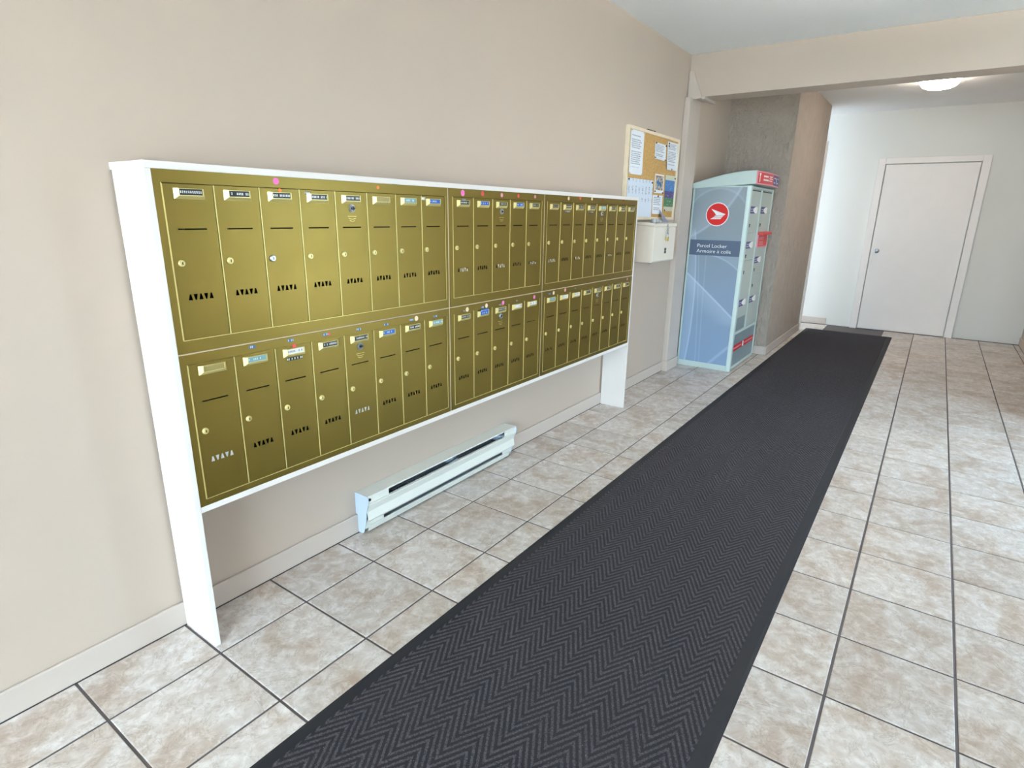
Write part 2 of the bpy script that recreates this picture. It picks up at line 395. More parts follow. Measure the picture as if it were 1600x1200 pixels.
# header beam over the end of the lobby
hd = struct('trim_1', MB().box(4.168, 4.40, -3.80, YW, 2.362, CZ), M['wall'], 'tan header beam crossing the lobby below the ceiling', bev=.003)
mbx = MB(); mbx.prism([(.236, 2.562), (.200, 2.562), (.112, 2.352), (.236, 2.340)], 4.150, 4.1685, 0)
part('corner_patch', mbx, M['trimpaint'], hd, bev=.002)
part('loose_corner_strip', MB().box(4.150, 4.42, .085, .113, 2.340, 2.3615), M['trimpaint'], hd, bev=.001)
# post at the end of the left wall
ps = struct('trim_2', MB().box(4.105, 4.375, .190, YW, 0, 2.362), M['trimpaint'], 'tan post standing proud of the wall beside the parcel locker', bev=.004)
part('post_foot', MB().box(4.093, 4.385, .180, YW, 0, .098), M['trimpaint'], ps, bev=.003)
# baseboards
def baseboard(name, x0, x1, y0, y1, label):
    struct(name, MB().box(x0, x1, y0, y1, 0, .090), M['trimpaint'], label, bev=.004)
baseboard('baseboard_left', ENX, 4.093, .228, YW, 'tan baseboard along the mailbox wall')
baseboard('baseboard_niche', 5.406, 5.42, -.395, YW, 'tan baseboard on the stucco wall behind the locker')
baseboard('baseboard_corridor', 5.406, 7.26, -.409, -.395, 'tan baseboard along the stucco corridor wall')
baseboard('baseboard_right', 4.40, 7.95, -2.70, -2.688, 'tan baseboard along the wall across from the mailboxes')
baseboard('baseboard_end', 7.938, 7.95, -.62, .60, 'baseboard on the white end wall')
struct('trim_3', MB().box(7.245, 7.275, -.42, -.36, 0, 2.3), M['white_wood'], 'white corner strip at the end of the stucco wall', bev=.002)
dr = struct('door_1', MB().box(7.905, 7.948, -1.95, -1.01, .008, 2.06), M['white_wood'], 'plain white door in the far end wall', bev=.003)
part('door_casing', MB().box(7.90, 7.95, -2.04, -1.96, 0, 2.14).box(7.90, 7.95, -1.00, -.92, 0, 2.14).box(7.90, 7.95, -1.96, -1.00, 2.07, 2.14), M['white_wood'], dr, bev=.003)
mbx = MB().cyl((7.905, -1.08, 1.02), (-1, 0, 0), .012, .05).cyl((7.857, -1.08, 1.02), (-1, 0, 0), .020, .03, r2=.030).cyl((7.83, -1.08, 1.02), (-1, 0, 0), .030, .012, r2=.015)
part('door_knob', mbx, M['chrome'], dr, smooth=True)

# floor: grout bed and single tiles
fl = struct('floor', MB().box(ENX-.15, 8.1, -3.95, .75, -.12, -.0035), M['grout'], 'floor of square mottled beige stone tiles')
T = .33; G = .0042
tcache = {}
def tile(x0, x1, y0, y1):
    w, d = round(x1-x0, 4), round(y1-y0, 4)
    if w < .02 or d < .02: return
    if (w, d) not in tcache:
        c = .0022; a, b = w/2, d/2; mb = MB()
        rings = [(a, b, -.0035), (a, b, -.0016), (a-c, b-c, 0)]
        vs = [(sx*p, sy*q, z) for p, q, z in rings for sx, sy in ((-1, -1), (1, -1), (1, 1), (-1, 1))]
        fs = [(8, 9, 10, 11)]+[(r*4+i, r*4+(i+1) % 4, r*4+4+(i+1) % 4, r*4+4+i) for r in (0, 1) for i in range(4)]
        mb.add(vs, fs); tcache[(w, d)] = mb.mesh('tile', M['tile'])
    o = bpy.data.objects.new('tile', tcache[(w, d)]); COL.objects.link(o); o.parent = fl
    o.location = Vector(((x0+x1)/2, (y0+y1)/2, random.uniform(-.0003, .0003)))*S
MATY0, MATY1 = -1.440, -.462
for i in range(-6, 25):
    for j in range(-11, 2):
        x0, x1, y0, y1 = i*T+G, (i+1)*T-G, (j-1)*T+G, j*T-G
        if j == 1: y1 = .2265; 
        x1 = min(x1, 7.90); y0 = max(y0, -2.686 if x1 > 4.19 else -3.79)
        if y0 > MATY0 and y1 < MATY1 : continue          # wholly under the runner
        if y1 > -.41:
            if x1 > 5.405 and x0 < 7.25:                   # stucco wall block
                if x0 < 5.405: tile(x0, 5.404, y0, y1)
                if y0 < -.41: tile(max(x0, 5.404+.004), x1, y0, -.4095)
                continue
        if x0 < 4.19 < x1 and j <= -8:                      # beside the wall stub at the beam
            tile(x0, 4.195, max((j-1)*T+G, -3.79), y1 if y1 < -2.70 else y1)
            if y1 > -2.60: tile(4.195+.004, x1, -2.686, y1)
            continue
        tile(x0, x1, y0, y1)

# ------------------------------------------------------------------ runner mat
mat = thing('runner_mat', 'long charcoal herringbone runner mat with black rubber edges', 'mat', (-1.9, (MATY0+MATY1)/2, 0))
MX0, MX1 = -1.9, 7.45
mbx = MB()
prof = [(MATY0, 0.0006), (MATY0+.012, .004), (MATY1-.012, .004), (MATY1, .0006)]
mbx.prism(prof, MX0, MX1, 0)
part('rubber_edge', mbx, M['rubber'], mat)
mbx = MB(); prof = [(MATY0+.050, .0038), (MATY0+.054, .0085), (MATY1-.046, .0085), (MATY1-.042, .0038)]
mbx.prism(prof, MX0+.05, MX1-.05, 0)
part('carpet_pile', mbx, M['pile'], mat)

# ------------------------------------------------------------------ mailbox stand
YF = .038
stand = thing('mailbox_stand', 'white painted wooden stand framing the six gold mailbox units', 'stand', (-.325, .14, 0))
SX0, SX1 = -.325, 2.852
part('top_board', MB().box(SX0, SX1, YF-.001, .2395, 1.5045, 1.5245), M['white_wood'], stand, bev=.0012)
part('bottom_board', MB().box(SX0+.018, SX1-.016, YF-.001, .2395, .488, .5075), M['white_wood'], stand, bev=.0012)
part('side_panel', MB().box(SX0, SX0+.018, YF-.001, .2275, 0, 1.5045), M['white_wood'], stand, bev=.0012)
part('side_panel', MB().box(SX1-.016, SX1, YF-.001, .2275, 0, 1.5045), M['white_wood'], stand, bev=.0012)
part('divider', MB().box(.8715, .8805, YF+.003, .2395, .5075, 1.5045), M['beige_rail'], stand)
part('divider', MB().box(1.6415, 1.6505, YF+.003, .2395, .5075, 1.5045), M['beige_rail'], stand)
for a, b in ((SX0+.018, .8715), (.8805, 1.6415), (1.6505, SX1-.016)):
    part('middle_rail', MB().box(a, b, YF+.003, .2395, .9915, .9965), M['beige_rail'], stand)

DW = .1426
def door_loops(h):
    w = DW-.0016
    lp = [[(0, 0), (w, 0), (w, h), (0, h)], [(.029, .3095), (.111, .3095), (.111, .3135), (.029, .3135)]]
    for k in range(5):
        c = .038+k*.0153; a, b = (.0061, .0022) if k % 2 == 0 else (.0022, .0061)
        lp.append([(c-a, .1125), (c+a, .1125), (c+b, .1295), (c-b, .1295)])
    return lp
dmesh = {h: curve_mesh('door', door_loops(h), .0008, FRONT, M['gold']) for h in (.4325, .4295)}
# label holder: wedge-shaped frame with a slot
hb = MB()
o_ = [(.030, .3925), (.116, .3925), (.116, .4215), (.030, .4215)]; i_ = [(.040, .4015), (.108, .4015), (.108, .4212), (.040, .4212)]; pk = .0105
vs = [(x, 0, z) for x, z in o_]+[(x, -pk, z) for x, z in i_]
w_ = [(.0420, .4032), (.1060, .4032), (.1060, .4200), (.0420, .4200)]
vs += [(x, -pk, z) for x, z in w_]+[(x, -pk+.003, z) for x, z in w_]
fs = [(i, (i+1) % 4, 4+(i+1) % 4, 4+i) for i in range(4)]+[(4+i, 4+(i+1) % 4, 8+(i+1) % 4, 8+i) for i in range(4)]
fs += [(8+i, 8+(i+1) % 4, 12+(i+1) % 4, 12+i) for i in range(4)]+[(12, 13, 14, 15)]
holder_me = hb.add(vs, fs).mesh('label_holder', M['gold_holder'])
strip_me = {k: MB().box(-.0315, .0315, -.0005, .0005, -.0082, .0082).mesh('name_strip', m) for k, m in STR.items()}
tape_me = {k: MB().box(-.030, .030, -.0005, .0005, -.0055, .0055).mesh('name_tape', m) for k, m in STR.items()}
tag_me = {k: MB().box(-.011, .011, -.0004, .0004, -.0048, .0048).mesh('number_tag', m) for k, m in TAG.items()}
dot_me = {}
for k, m in DOT.items():
    mb = MB(); mb.cyl((0, .0003, 0), (0, -1, 0), .0105, .0006, 20); dot_me[k] = mb.mesh('sticker', m)
def lock_mesh(mat, r):
    mb = MB(); mb.cyl((0, 0, 0), (0, -1, 0), r, .004, 20, r); mb.cyl((0, -.004, 0), (0, -1, 0), r, .0025, 20, r*.78)
    mb.cyl((0, -.0064, 0), (0, -1, 0), r*.62, .0012, 18, r*.58)
    mb.box(-.0014, .0014, -.0082, -.006, -r*.42, r*.42, 1)
    me = mb.mesh('lock', [mat, M['black']])
    for p in me.polygons: p.use_smooth = True
    me.set_sharp_from_angle(angle=math.radians(35)); return me
lock_me = {'g': lock_mesh(M['gold_holder'], .0098), 's': lock_mesh(M['chrome'], .0105)}
mb = MB(); mb.cyl((0, 0, 0), (0, -1, 0), .0135, .003, 24); mb.torus((0, -.004, 0), (1, 0, 0), (0, 0, 1), .0095, .0028, 24, 8)
mb.cyl((0, -.003, 0), (0, -1, 0), .0050, .003, 14, mi=1); mb.box(.004, .013, -.0072, -.004, -.0015, .0015, 1)
master_me = mb.mesh('master_lock', [M['chrome'], M['black']])
for p in master_me.polygons: p.use_smooth = True
master_me.set_sharp_from_angle(angle=math.radians(40))
mb = MB()
for k, (a, w) in enumerate(((0, .020), (-.0065, .016), (-.014, .012))):
    mb.add([(-w+2*w*i/8, -.0004, a-(.003 if k else 0)*math.sin(math.pi*i/8)+dz) for dz in (0, .0014) for i in range(9)], [(i, i+1, i+10, i+9) for i in range(8)])
stamp_me = mb.mesh('stamped_mark', M['gold_lip'])
lip_me = {h: MB().box(0, .0024, -.0030, .0006, 0, h).mesh('hinge_edge', M['gold_lip']) for h in (.4325, .4295)}

UNITS = {
 'u1': dict(x=(-.3065, .8710), d0=-.2858, n=8, row=1, lock=4, strips='kkkkketb', label='upper eight-door gold mailbox unit over the baseboard heater, pink dot above its second door'),
 'u2': dict(x=(.8810, 1.6410), d0=.9050, n=5, row=1, lock=2, strips='kbgbg', label='upper five-door gold mailbox unit between the two eight-door units'),
 'u3': dict(x=(1.6510, 2.8355), d0=1.6725, n=8, row=1, lock=4, strips='gkkgtkkk', label='upper eight-door gold mailbox unit next to the cork notice board'),
 'l1': dict(x=(-.3065, .8710), d0=-.2858, n=8, row=0, lock=4, strips='etwkkbkt', label='lower eight-door gold mailbox unit over the baseboard heater, blue number tags on its rim'),
 'l2': dict(x=(.8810, 1.6410), d0=.9050, n=5, row=0, lock=2, strips='gbgww', label='lower five-door gold mailbox unit between the two eight-door units'),
 'l3': dict(x=(1.6510, 2.8355), d0=1.6725, n=8, row=0, lock=4, strips='twwggggg', label='lower eight-door gold mailbox unit beside the white support panel, nearest the parcel locker')}
ROOT = {}
for key, U in UNITS.items():
    x0, x1 = U['x']; z0, z1 = ((.9970, 1.5040) if U['row'] else (.5080, .9910))
    dz0, dz1 = ((1.0350, 1.4705) if U['row'] else (.5300, .9620)); h = .4325 if U['row'] else .4295
    d0 = U['d0']; d1 = d0+U['n']*DW
    t = thing('mailbox_unit', U['label'], 'mailboxes', ((x0+x1)/2, .13, z0), 'gold apartment mailbox units'); ROOT[key] = t
    base = wpos(t)
    fr = curve_mesh('front_frame', [[(x0-base.x, 0), (x1-base.x, 0), (x1-base.x, z1-z0), (x0-base.x, z1-z0)],
                    [(d0-base.x, dz0-z0), (d1-base.x, dz0-z0), (d1-base.x, dz1-z0), (d0-base.x, dz1-z0)]], .002, FRONT, M['gold'], .0008)
    link('front_frame', fr, t, (0, YF+.003-base.y, 0))
    mb = MB().box(x0+.001, x1-.001, .2300, .2320, z0+.001, z1-.001)
    mb.box(x0+.001, x0+.003, YF+.006, .2300, z0+.001, z1-.001).box(x1-.003, x1-.001, YF+.006, .2300, z0+.001, z1-.001)
    mb.box(x0+.003, x1-.003, YF+.006, .2300, z0+.001, z0+.003).box(x0+.003, x1-.003, YF+.006, .2300, z1-.003, z1-.001)
    for k in range(1, U['n']): mb.box(d0+k*DW-.001, d0+k*DW+.001, YF+.010, .2300, z0+.003, z1-.003)
    part('case', mb, M['dark'], t)
    part('inner_lip', MB().box(d1-.0002, d1+.0016, YF-.0004, YF+.003, dz0, dz1).box(d0-.0016, d0+.0002, YF-.0004, YF+.003, dz0, dz1).box(d0, d1, YF-.0004, YF+.003, dz0-.0016, dz0+.0002), M['gold_lip'], t)
    for k in range(U['n']):
        dp = Vector((d0+k*DW+.0006, YF+.0040, dz0+.0008))
        d = link('door', dmesh[h], t, dp-base)
        link('hinge_edge', lip_me[h], d, (0, 0, 0)); link('label_holder', holder_me, d, (0, -.0008, 0))
        link('name_strip', strip_me[U['strips'][k]], d, (.074, -.0090, .4116))
        lk = 's' if (key, k) == ('u1', 2) else 'g'
        link('lock', lock_me[lk], d, (.0255, -.0008, .2185))
        if k == U['lock']:
            link('master_lock', master_me, d, (.073, -.0008, .377)); link('stamped_mark', stamp_me, d, (.073, -.0008, .349))
def on_unit(key, name, me, px, py, dy=0.0, sc=None):
    t = ROOT[key]; p = pix(px, py, YF+dy); o = link(name, me, t, (p.x-wpos(t).x, YF+dy-.0004-wpos(t).y, p.z-wpos(t).z))
    if sc: o.scale = (sc, 1, sc)
    return o
for key, lst in {
  'u1': [(431, 283, 'p', 1), (437, 297.5, 'o', .6), (590.5, 293, 'o', .6)],
  'u2': [(723, 301.5, 'p', 1.25), (754, 302.5, 'r', 1.05), (784, 305, 'l', .9), (810, 306, 'r', .9), (836, 307.3, 'l', .85)],
  'u3': [(888.5, 310, 'c', .95), (906.8, 309.5, 'r', .95), (925, 310.5, 'c', .9), (942, 311, 'd', .8), (974, 312.5, 'd', .9)],
  'l1': [(650.5, 497.5, 'c', 1), (459.5, 540.5, 'r', .7), (514.5, 522, 'r', .5)],
  'l2': [(730, 483.5, 'c', 1.05), (760, 477.5, 'c', 1), (786, 473.3, 'p', 1), (834.8, 464, 'p', 1)],
  'l3': [(865, 457.7, 'c', 1), (883, 453, 'l', 1), (980, 436, 'l', .7)]}.items():
    for px, py, k, sc in lst: on_unit(key, 'sticker', dot_me[k], px, py, .0005 if key != 'u1' or py < 295 else .0028, sc)
for key, lst in {
  'u1': [(480.5, 301.5, 'k', .0025), (661.5, 310.3, 'w', .0025)], 'u2': [(724.5, 312.5, 'b', .002)],
  'l1': [(394, 542, 'b', 0), (454, 531.7, 'b', 0), (508.5, 522.5, 'b', 0), (560.5, 514.3, 'b', 0), (603.5, 507, 'b', 0), (643, 499.7, 'b', 0), (680.5, 494, 'b', 0), (682, 500.5, 'k', .002)],
  'l2': [(724, 486, 'g', 0), (754, 480, 'b', 0), (781, 476, 'g', 0), (807, 470, 'g', 0)],
  'l3': [(859, 459, 'b', 0), (898, 450.5, 'g', 0)]}.items():
    for px, py, k, dy in lst: on_unit(key, 'number_tag', tag_me[k], px, py, dy+.0004)
for key, k, st in (('l1', 2, 'k'), ('u3', 1, 'k'), ('u3', 3, 'k'), ('l2', 1, 'b')):       # tapes stuck below or above the holders
    t = ROOT[key]; d = [c for c in t.children if c.name.split('.')[0] == 'door'][k]
    link('name_tape', tape_me[st], d, (.073, -.0013 if st == 'k' else -.0122, .3845 if st == 'k' else .4240))
# envelopes waiting inside some of the boxes
for key, k, hh, ww in (('u1', 6, .093, .05), ('l1', 4, .130, .10), ('l1', 0, .135, .11), ('u2', 0, .125, .05), ('u2', 2, .128, .06), ('u2', 4, .122, .07), ('u3', 0, .13, .10), ('u3', 2, .125, .06), ('u3', 5, .12, .06)):
    ORD = ('first', 'second', 'third', 'fourth', 'fifth', 'sixth', 'seventh', 'eighth')
    WHICH = {'u1': 'upper unit over the heater', 'l1': 'lower unit over the heater', 'u2': 'upper five-door unit', 'u3': 'upper unit by the notice board'}[key]
    U = UNITS[key]; xx = U['d0']+k*DW+.071+(.012 if ww < .08 else 0); zb = (.9970 if U['row'] else .5080)+.0031
    top = (1.0350 if U['row'] else .53)+hh+.006
    mb = MB(); mb.add([(xx-ww/2, YF+.0065, zb), (xx+ww/2, YF+.0065, zb), (xx+ww/2, YF+.0065, top-.008), (xx, YF+.0065, top), (xx-ww/2, YF+.0065, top-.003)], [(0, 1, 2, 3, 4)])
    mb.v += [(a, b+.0022, c) for a, b, c in mb.v]; mb.f += [(9, 8, 7, 6, 5)]+[(i, (i+1) % 5, 5+(i+1) % 5, 5+i) for i in range(5)]; mb.mi += [0]*6
    solo('envelope', mb, M['envelope'], 'white envelope in the %s door from the notice board, %s' % (ORD[U['n']-1-k], WHICH), 'envelope', (xx, YF+.0065, zb), 'mail inside the boxes')

# ------------------------------------------------------------------ baseboard heater
hx0, hx1 = .445, 1.584
ht = thing('baseboard_heater', 'off-white electric baseboard heater low on the wall under the mailboxes', 'heater', ((hx0+hx1)/2, .227, .004))
endp = [(.2275, .004), (.203, .004), (.192, .012), (.1765, .055), (.1710, .085), (.1675, .120), (.1535, .158), (.150, .178), (.1535, .198), (.2395, .1985), (.2395, .0915), (.2275, .0915)]
for a in (hx0, hx1-.004):
    part('end_cap', MB().prism(endp, a, a+.004, 0), M['heater_end'], ht, bev=.001)
part('top_cover', MB().sheet([(.2385, .1975), (.1560, .1975), (.1535, .1930)], .0014, hx0+.004, hx1-.004), M['heater'], ht)
part('back_plate', MB().box(hx0+.004, hx1-.004, .2365, .2385, .0925, .1955).box(hx0+.004, hx1-.004, .2250, .2270, .006, .0925), M['plate'], ht)
for a, b in ((hx0+.004, .575), (1.475, hx1-.004)):
    part('upper_filler', MB().box(a, b, .1600, .1615, .150, .1945), M['heater'], ht)
part('front_panel', MB().sheet([(.1640, .1600), (.1520, .1595), (.1530, .1550), (.1690, .1180), (.1620, .0780), (.1720, .0660)], -.0014, hx0+.0045, hx1-.0045), M['heater'], ht)
part('bottom_tray', MB().sheet([(.2240, .0160), (.1880, .0160), (.1800, .0400), (.1775, .0380), (.1860, .0120)], -.0014, hx0+.02, hx1-.03), M['heater'], ht)
for a, b in ((hx0+.005, .560), (1.490, hx1-.006)):
    part('lower_filler', MB().box(a, b, .1850, .1865, .0300, .0720), M['heater'], ht)
part('element_tube', MB().cyl((hx0+.03, .200, .110), (1, 0, 0), .0055, hx1-hx0-.06, 12), M['fin'], ht, smooth=True)
fb = MB()
for i in range(52): fb.box(.60+i*.0165, .6008+i*.0165, .178, .224, .088, .132)
f_ = part('heating_fins', fb, M['fin'], ht); f_['kind'] = 'stuff'
for xx in (1.045, 1.455):
    part('support_bracket', MB().box(xx, xx+.03, .172, .2365, .135, .168), M['heater_end'], ht)
wire = [Vector((.60+.095*i, .1685+.006*math.sin(i*1.9), .164+.008*math.sin(i*1.3+.6))) for i in range(10)]
part('limit_wire', MB().tube(wire, .0028, 8), M['black'], ht, smooth=True)
part('screw', MB().cyl((hx0+.016, .1600, .178), (0, -1, 0), .0065, .003, 14), M['black'], ht)
part('screw', MB().cyl((hx0+.018, .188, .022), (0, -1, 0), .0045, .004, 14), M['chrome'], ht)

# ------------------------------------------------------------------ cork board and notices
bx0, bx1, bz0, bz1 = 3.002, 4.014, 1.375, 2.020
cb = thing('notice_board', 'cork notice board in a pale wooden frame on the tan wall', 'notice board', ((bx0+bx1)/2, YW, bz0))
part('cork_sheet', MB().box(bx0+.02, bx1-.02, .2230, .2395, bz0+.02, bz1-.02), M['cork'], cb)
for a, b, c, d in ((bx0, bx0+.022, bz0, bz1), (bx1-.022, bx1, bz0, bz1), (bx0+.022, bx1-.022, bz1-.022, bz1), (bx0+.022, bx1-.022, bz0, bz0+.022)):
    part('frame_rail', MB().box(a, b, .2110, .2395, c, d), M['palewood'], cb, bev=.002)
part('hanger', MB().box(3.36, 3.50, .222, .2395, bz1, bz1+.010), M['black'], cb)
def paper(name, label, cat, x0, x1, z0, z1, mat, tilt=0.0, curl=.004, pins=((.5, .97),), y=.2224, pincol='black'):
    w, h = x1-x0, z1-z0; nx, nz = 6, 8; mb = MB(); vs = []
    for back in (0, 1):
        for j in range(nz+1):
            for i in range(nx+1):
                u, v = i/nx, j/nz
                c = curl*((1-v)**2*.6+(2*u-1)**2*.25*(1-v)+abs(2*u-1)**4*.15)
                vs.append((u*w, -c-.0002+(.0007 if back else 0), v*h))
    N = (nx+1)*(nz+1); fs = []
    for j in range(nz):
        for i in range(nx):
            q = (j*(nx+1)+i, j*(nx+1)+i+1, (j+1)*(nx+1)+i+1, (j+1)*(nx+1)+i); fs += [q, tuple(k+N for k in q[::-1])]
    rim = [i for i in range(nx+1)]+[j*(nx+1)+nx for j in range(1, nz+1)]+[nz*(nx+1)+i for i in range(nx-1, -1, -1)]+[j*(nx+1) for j in range(nz-1, 0, -1)]
    fs += [(a, a+N, b+N, b) for a, b in zip(rim, rim[1:]+rim[:1])]
    mb.add(vs, fs); o = link(name, mb.mesh(name, mat), None, (x0, y, z0), smooth=True); o.rotation_euler = (0, tilt, 0)
    tag(o, label, cat)
    for u, v in pins:
        pb = MB().cyl((0, 0, 0), (0, -1, 0), .0065, .007, 12, .0055)
        link('push_pin', pb.mesh('push_pin', M[pincol]), o, (u*w, -.0015, v*h))
    return o
M['redpin'] = DOT['r']
def tp(name, x0, x1, z0, z1, **k): return text_paper(name, (x1-x0)*S, (z1-z0)*S, **k)
paper('notice_sheet', 'tall printed letter at the upper corner of the cork board near the mailboxes', 'notice', 3.058, 3.293, 1.697, 1.998, tp('letter_print', 3.058, 3.293, 1.697, 1.998, pitch=.0125), -.004, .003, ((.04, .985), (.96, .985), (.05, .02), (.95, .015)), pincol='palewood')
paper('notice_sheet', 'small square printed note pinned at four corners on the cork board', 'notice', 3.508, 3.738, 1.835, 1.956, tp('note_print', 3.508, 3.738, 1.835, 1.956, pitch=.010), .02, .006, ((.06, .95), (.96, .94), (.05, .07), (.94, .05)))
paper('notice_sheet', 'printed sheaf with a red clip at its foot on the cork board', 'notice', 3.768, 4.006, 1.770, 1.984, tp('sheaf_print', 3.768, 4.006, 1.770, 1.984, pitch=.011), -.01, .010, ((.10, .93), (.10, .84), (.5, .03)))
paper('floor_plan', 'wide sheet of small pencil symbols on the cork board, behind the mailbox corner', 'notice', 3.052, 3.528, 1.380, 1.670, None, -.004, .003, ((.03, .97), (.95, .94)))
paper('photo_print', 'small colour photo print with white border on the cork board', 'photo', 3.556, 3.748, 1.583, 1.727, None, .006, .003, ((.06, .08), (.93, .03)))
paper('poster', 'narrow poster in blue, purple and green bands on the cork board', 'poster', 3.782, 4.010, 1.446, 1.730, None, .0, .004, ((.9, .93), (.1, .02)))
paper('notice_sheet', 'short printed note below the colour photo on the cork board', 'notice', 3.540, 3.746, 1.420, 1.566, tp('short_note_print', 3.540, 3.746, 1.420, 1.566, pitch=.0125), .004, .006, ((.5, .95),))
# print for the three special sheets
n = Nd('symbol_sheet_print'); X, Y, Z = n.xyz()
gx = n.math('FRACT', n.math('MULTIPLY', X, 1/.058)); gz = n.math('FRACT', n.math('MULTIPLY', Z, 1/.078))
cell = n.math('MULTIPLY', n.math('LESS_THAN', n.math('ABSOLUTE', n.math('SUBTRACT', gx, .5)), .2), n.math('LESS_THAN', n.math('ABSOLUTE', n.math('SUBTRACT', gz, .5)), .34))
f = n.math('MULTIPLY', n.math('MULTIPLY', cell, n.math('GREATER_THAN', Z, .115)), n.math('GREATER_THAN', n.noise(95, 3), .5))
MSY = n.done(n.mix(n.math('MULTIPLY', f, .5), lin((222, 230, 243)), lin((74, 72, 96))), .7)
n = Nd('colour_photo_print'); X, Y, Z = n.xyz(); w, h = .192*S, .144*S
ins = n.math('MULTIPLY', n.math('LESS_THAN', n.math('ABSOLUTE', n.math('SUBTRACT', X, w/2)), w*.42), n.math('LESS_THAN', n.math('ABSOLUTE', n.math('SUBTRACT', Z, h*.54)), h*.38))
pic = n.ramp(n.noise(22, 2), [(.3, lin((30, 62, 120))), (.44, lin((58, 128, 176))), (.52, lin((216, 196, 160))), (.6, lin((170, 110, 70))), (.7, lin((60, 100, 150)))])
MPH = n.done(n.mix(ins, lin((240, 240, 240)), pic), .35)
n = Nd('poster_print'); X, Y, Z = n.xyz(); w, h = .228*S, .284*S
bandc = n.ramp(n.math('MULTIPLY', Z, 1/h), [(0, lin((222, 214, 190))), (.12, lin((52, 116, 62))), (.37, lin((70, 40, 118))), (.56, lin((44, 112, 184))), (.86, lin((214, 214, 190)))], True)
sp = n.math('MULTIPLY', n.step(n.noise(75, 2), .60, .66), n.math('LESS_THAN', n.math('ABSOLUTE', n.math('SUBTRACT', X, w/2)), w*.4))
MPO = n.done(n.mix(n.math('MULTIPLY', sp, .7), bandc, lin((226, 232, 238))), .35)
for o in COL.objects:
    for nm, m in (('floor_plan', MSY), ('photo_print', MPH), ('poster', MPO)):
        if o.name == nm: o.data.materials.clear(); o.data.materials.append(m)
bpy.data.objects['floor_plan'].name = 'symbol_sheet'

# ------------------------------------------------------------------ drop box under the board
qx0, qx1, qy, qz0, qz1 = 3.312, 3.765, .090, 1.052, 1.349
db = thing('drop_box', 'cream metal drop box with hinged lid on the wall under the notice board', 'drop box', ((qx0+qx1)/2, YW, qz0))
part('body', MB().prism([(.2395, qz0), (qy+.010, qz0), (qy, qz0+.012), (qy, qz1-.026), (.2395, qz1-.010)], qx0, qx1, 0), M['box_cream'], db, bev=.004)
part('lid', MB().prism([(.2395, qz1-.009), (qy-.0005, qz1-.0252), (qy-.004, qz1-.0252), (qy-.004, qz1-.004), (qy, qz1), (.2395, qz1+.012)], qx0-.004, qx1+.004, 0), M['box_cream'], db, bev=.002)
part('corner_foot', MB().box(qx0+.004, qx0+.022, qy+.012, qy+.03, qz0-.008, qz0), M['chrome'], db)
part('hasp', MB().box(3.553, 3.573, qy-.0075, qy-.0042, qz1-.030, qz1-.006), M['chrome'], db)
sk = part('instruction_sticker', MB().box(3.545, 3.585, qy-.0006, qy, 1.116, 1.158), strip_mat('sticker_print', (70, 66, 62), (214, 206, 190), .7), db, loc=(3.565, qy, 1.137))
pk_ = thing('padlock', 'small brass padlock hanging by a chain from the cream drop box', 'padlock', (3.563, qy-.010, 1.235))
cb_ = MB()
for i in range(5):
    z = qz1-.034-i*.0105; cb_.torus((3.563, qy-.0095, z), (1, 0, .35) if i % 2 else (.25, -1, 0), (0, 0, 1), .0062, .0018, 12, 6)
part('chain', cb_, M['fin'], pk_, smooth=True)
sh = [Vector((3.563+.0105*math.cos(a), qy-.010, 1.262+.013*math.sin(a))) for a in [math.pi*i/8 for i in range(9)]]
part('shackle', MB().tube([Vector((3.5735, qy-.010, 1.246))]+sh+[Vector((3.5525, qy-.010, 1.246))], .0026, 8), M['chrome'], pk_, smooth=True)
part('lock_body', MB().box(3.547, 3.579, qy-.0165, qy-.0035, 1.213, 1.247), M['brass'], pk_, bev=.003)
# leaflets on the lid
lm = plain('lavender_leaflet', (150, 152, 178), .5, 0, .1, 30)
zt = qz1+.012
mb = MB(); mb.add([(3.690, .165, zt-.0055), (3.755, .155, zt-.0063), (3.728, .209, zt+.070), (3.680, .209, zt+.095)], [(0, 1, 2, 3)])
mb.v += [(a, b+.004, c-.0005) for a, b, c in mb.v]; mb.f += [(7, 6, 5, 4)]+[(i, (i+1) % 4, 4+(i+1) % 4, 4+i) for i in range(4)]; mb.mi += [0]*5
solo('brochure', mb, lm, 'grey-blue brochure leaning against the board on the drop box lid', 'brochure', (3.72, .16, zt-.006))
jar = Nd('clear_plastic'); jar.b.inputs['Transmission Weight'].default_value = .55; jm = jar.done(lin((214, 216, 218)), .12)
for i, (x, y, r, hh) in enumerate(((3.375, .130, .022, .030), (3.440, .135, .020, .024), (3.520, .140, .024, .022))):
    z = zt+.0005-(.2395-y)/.15*.012; mb = MB()
    ring = [(r, 0), (r*1.08, hh*.5), (r*.95, hh*.8), (r*.95, hh), (r*.8, hh), (r*.86, hh*.5), (r*.8, .003)]
    nn = 16; vs = [(x+q*math.cos(2*math.pi*k/nn), y+q*math.sin(2*math.pi*k/nn), z+a) for q, a in ring for k in range(nn)]
    fs = [(a*nn+k, a*nn+(k+1) % nn, (a+1)*nn+(k+1) % nn, (a+1)*nn+k) for a in range(len(ring)-1) for k in range(nn)]+[tuple(range(nn))[::-1], tuple(range(6*nn, 7*nn))]
    mb.add(vs, fs); solo('plastic_cup', mb, jm, ('clear plastic cup on the drop box lid, beside the gold mailboxes', 'shallow clear plastic cup on the drop box lid between two other cups', 'wide low clear plastic cup on the drop box lid, nearest the brochure')[i], 'cup', (x, y, z), 'clear cups on the drop box', smooth=True)

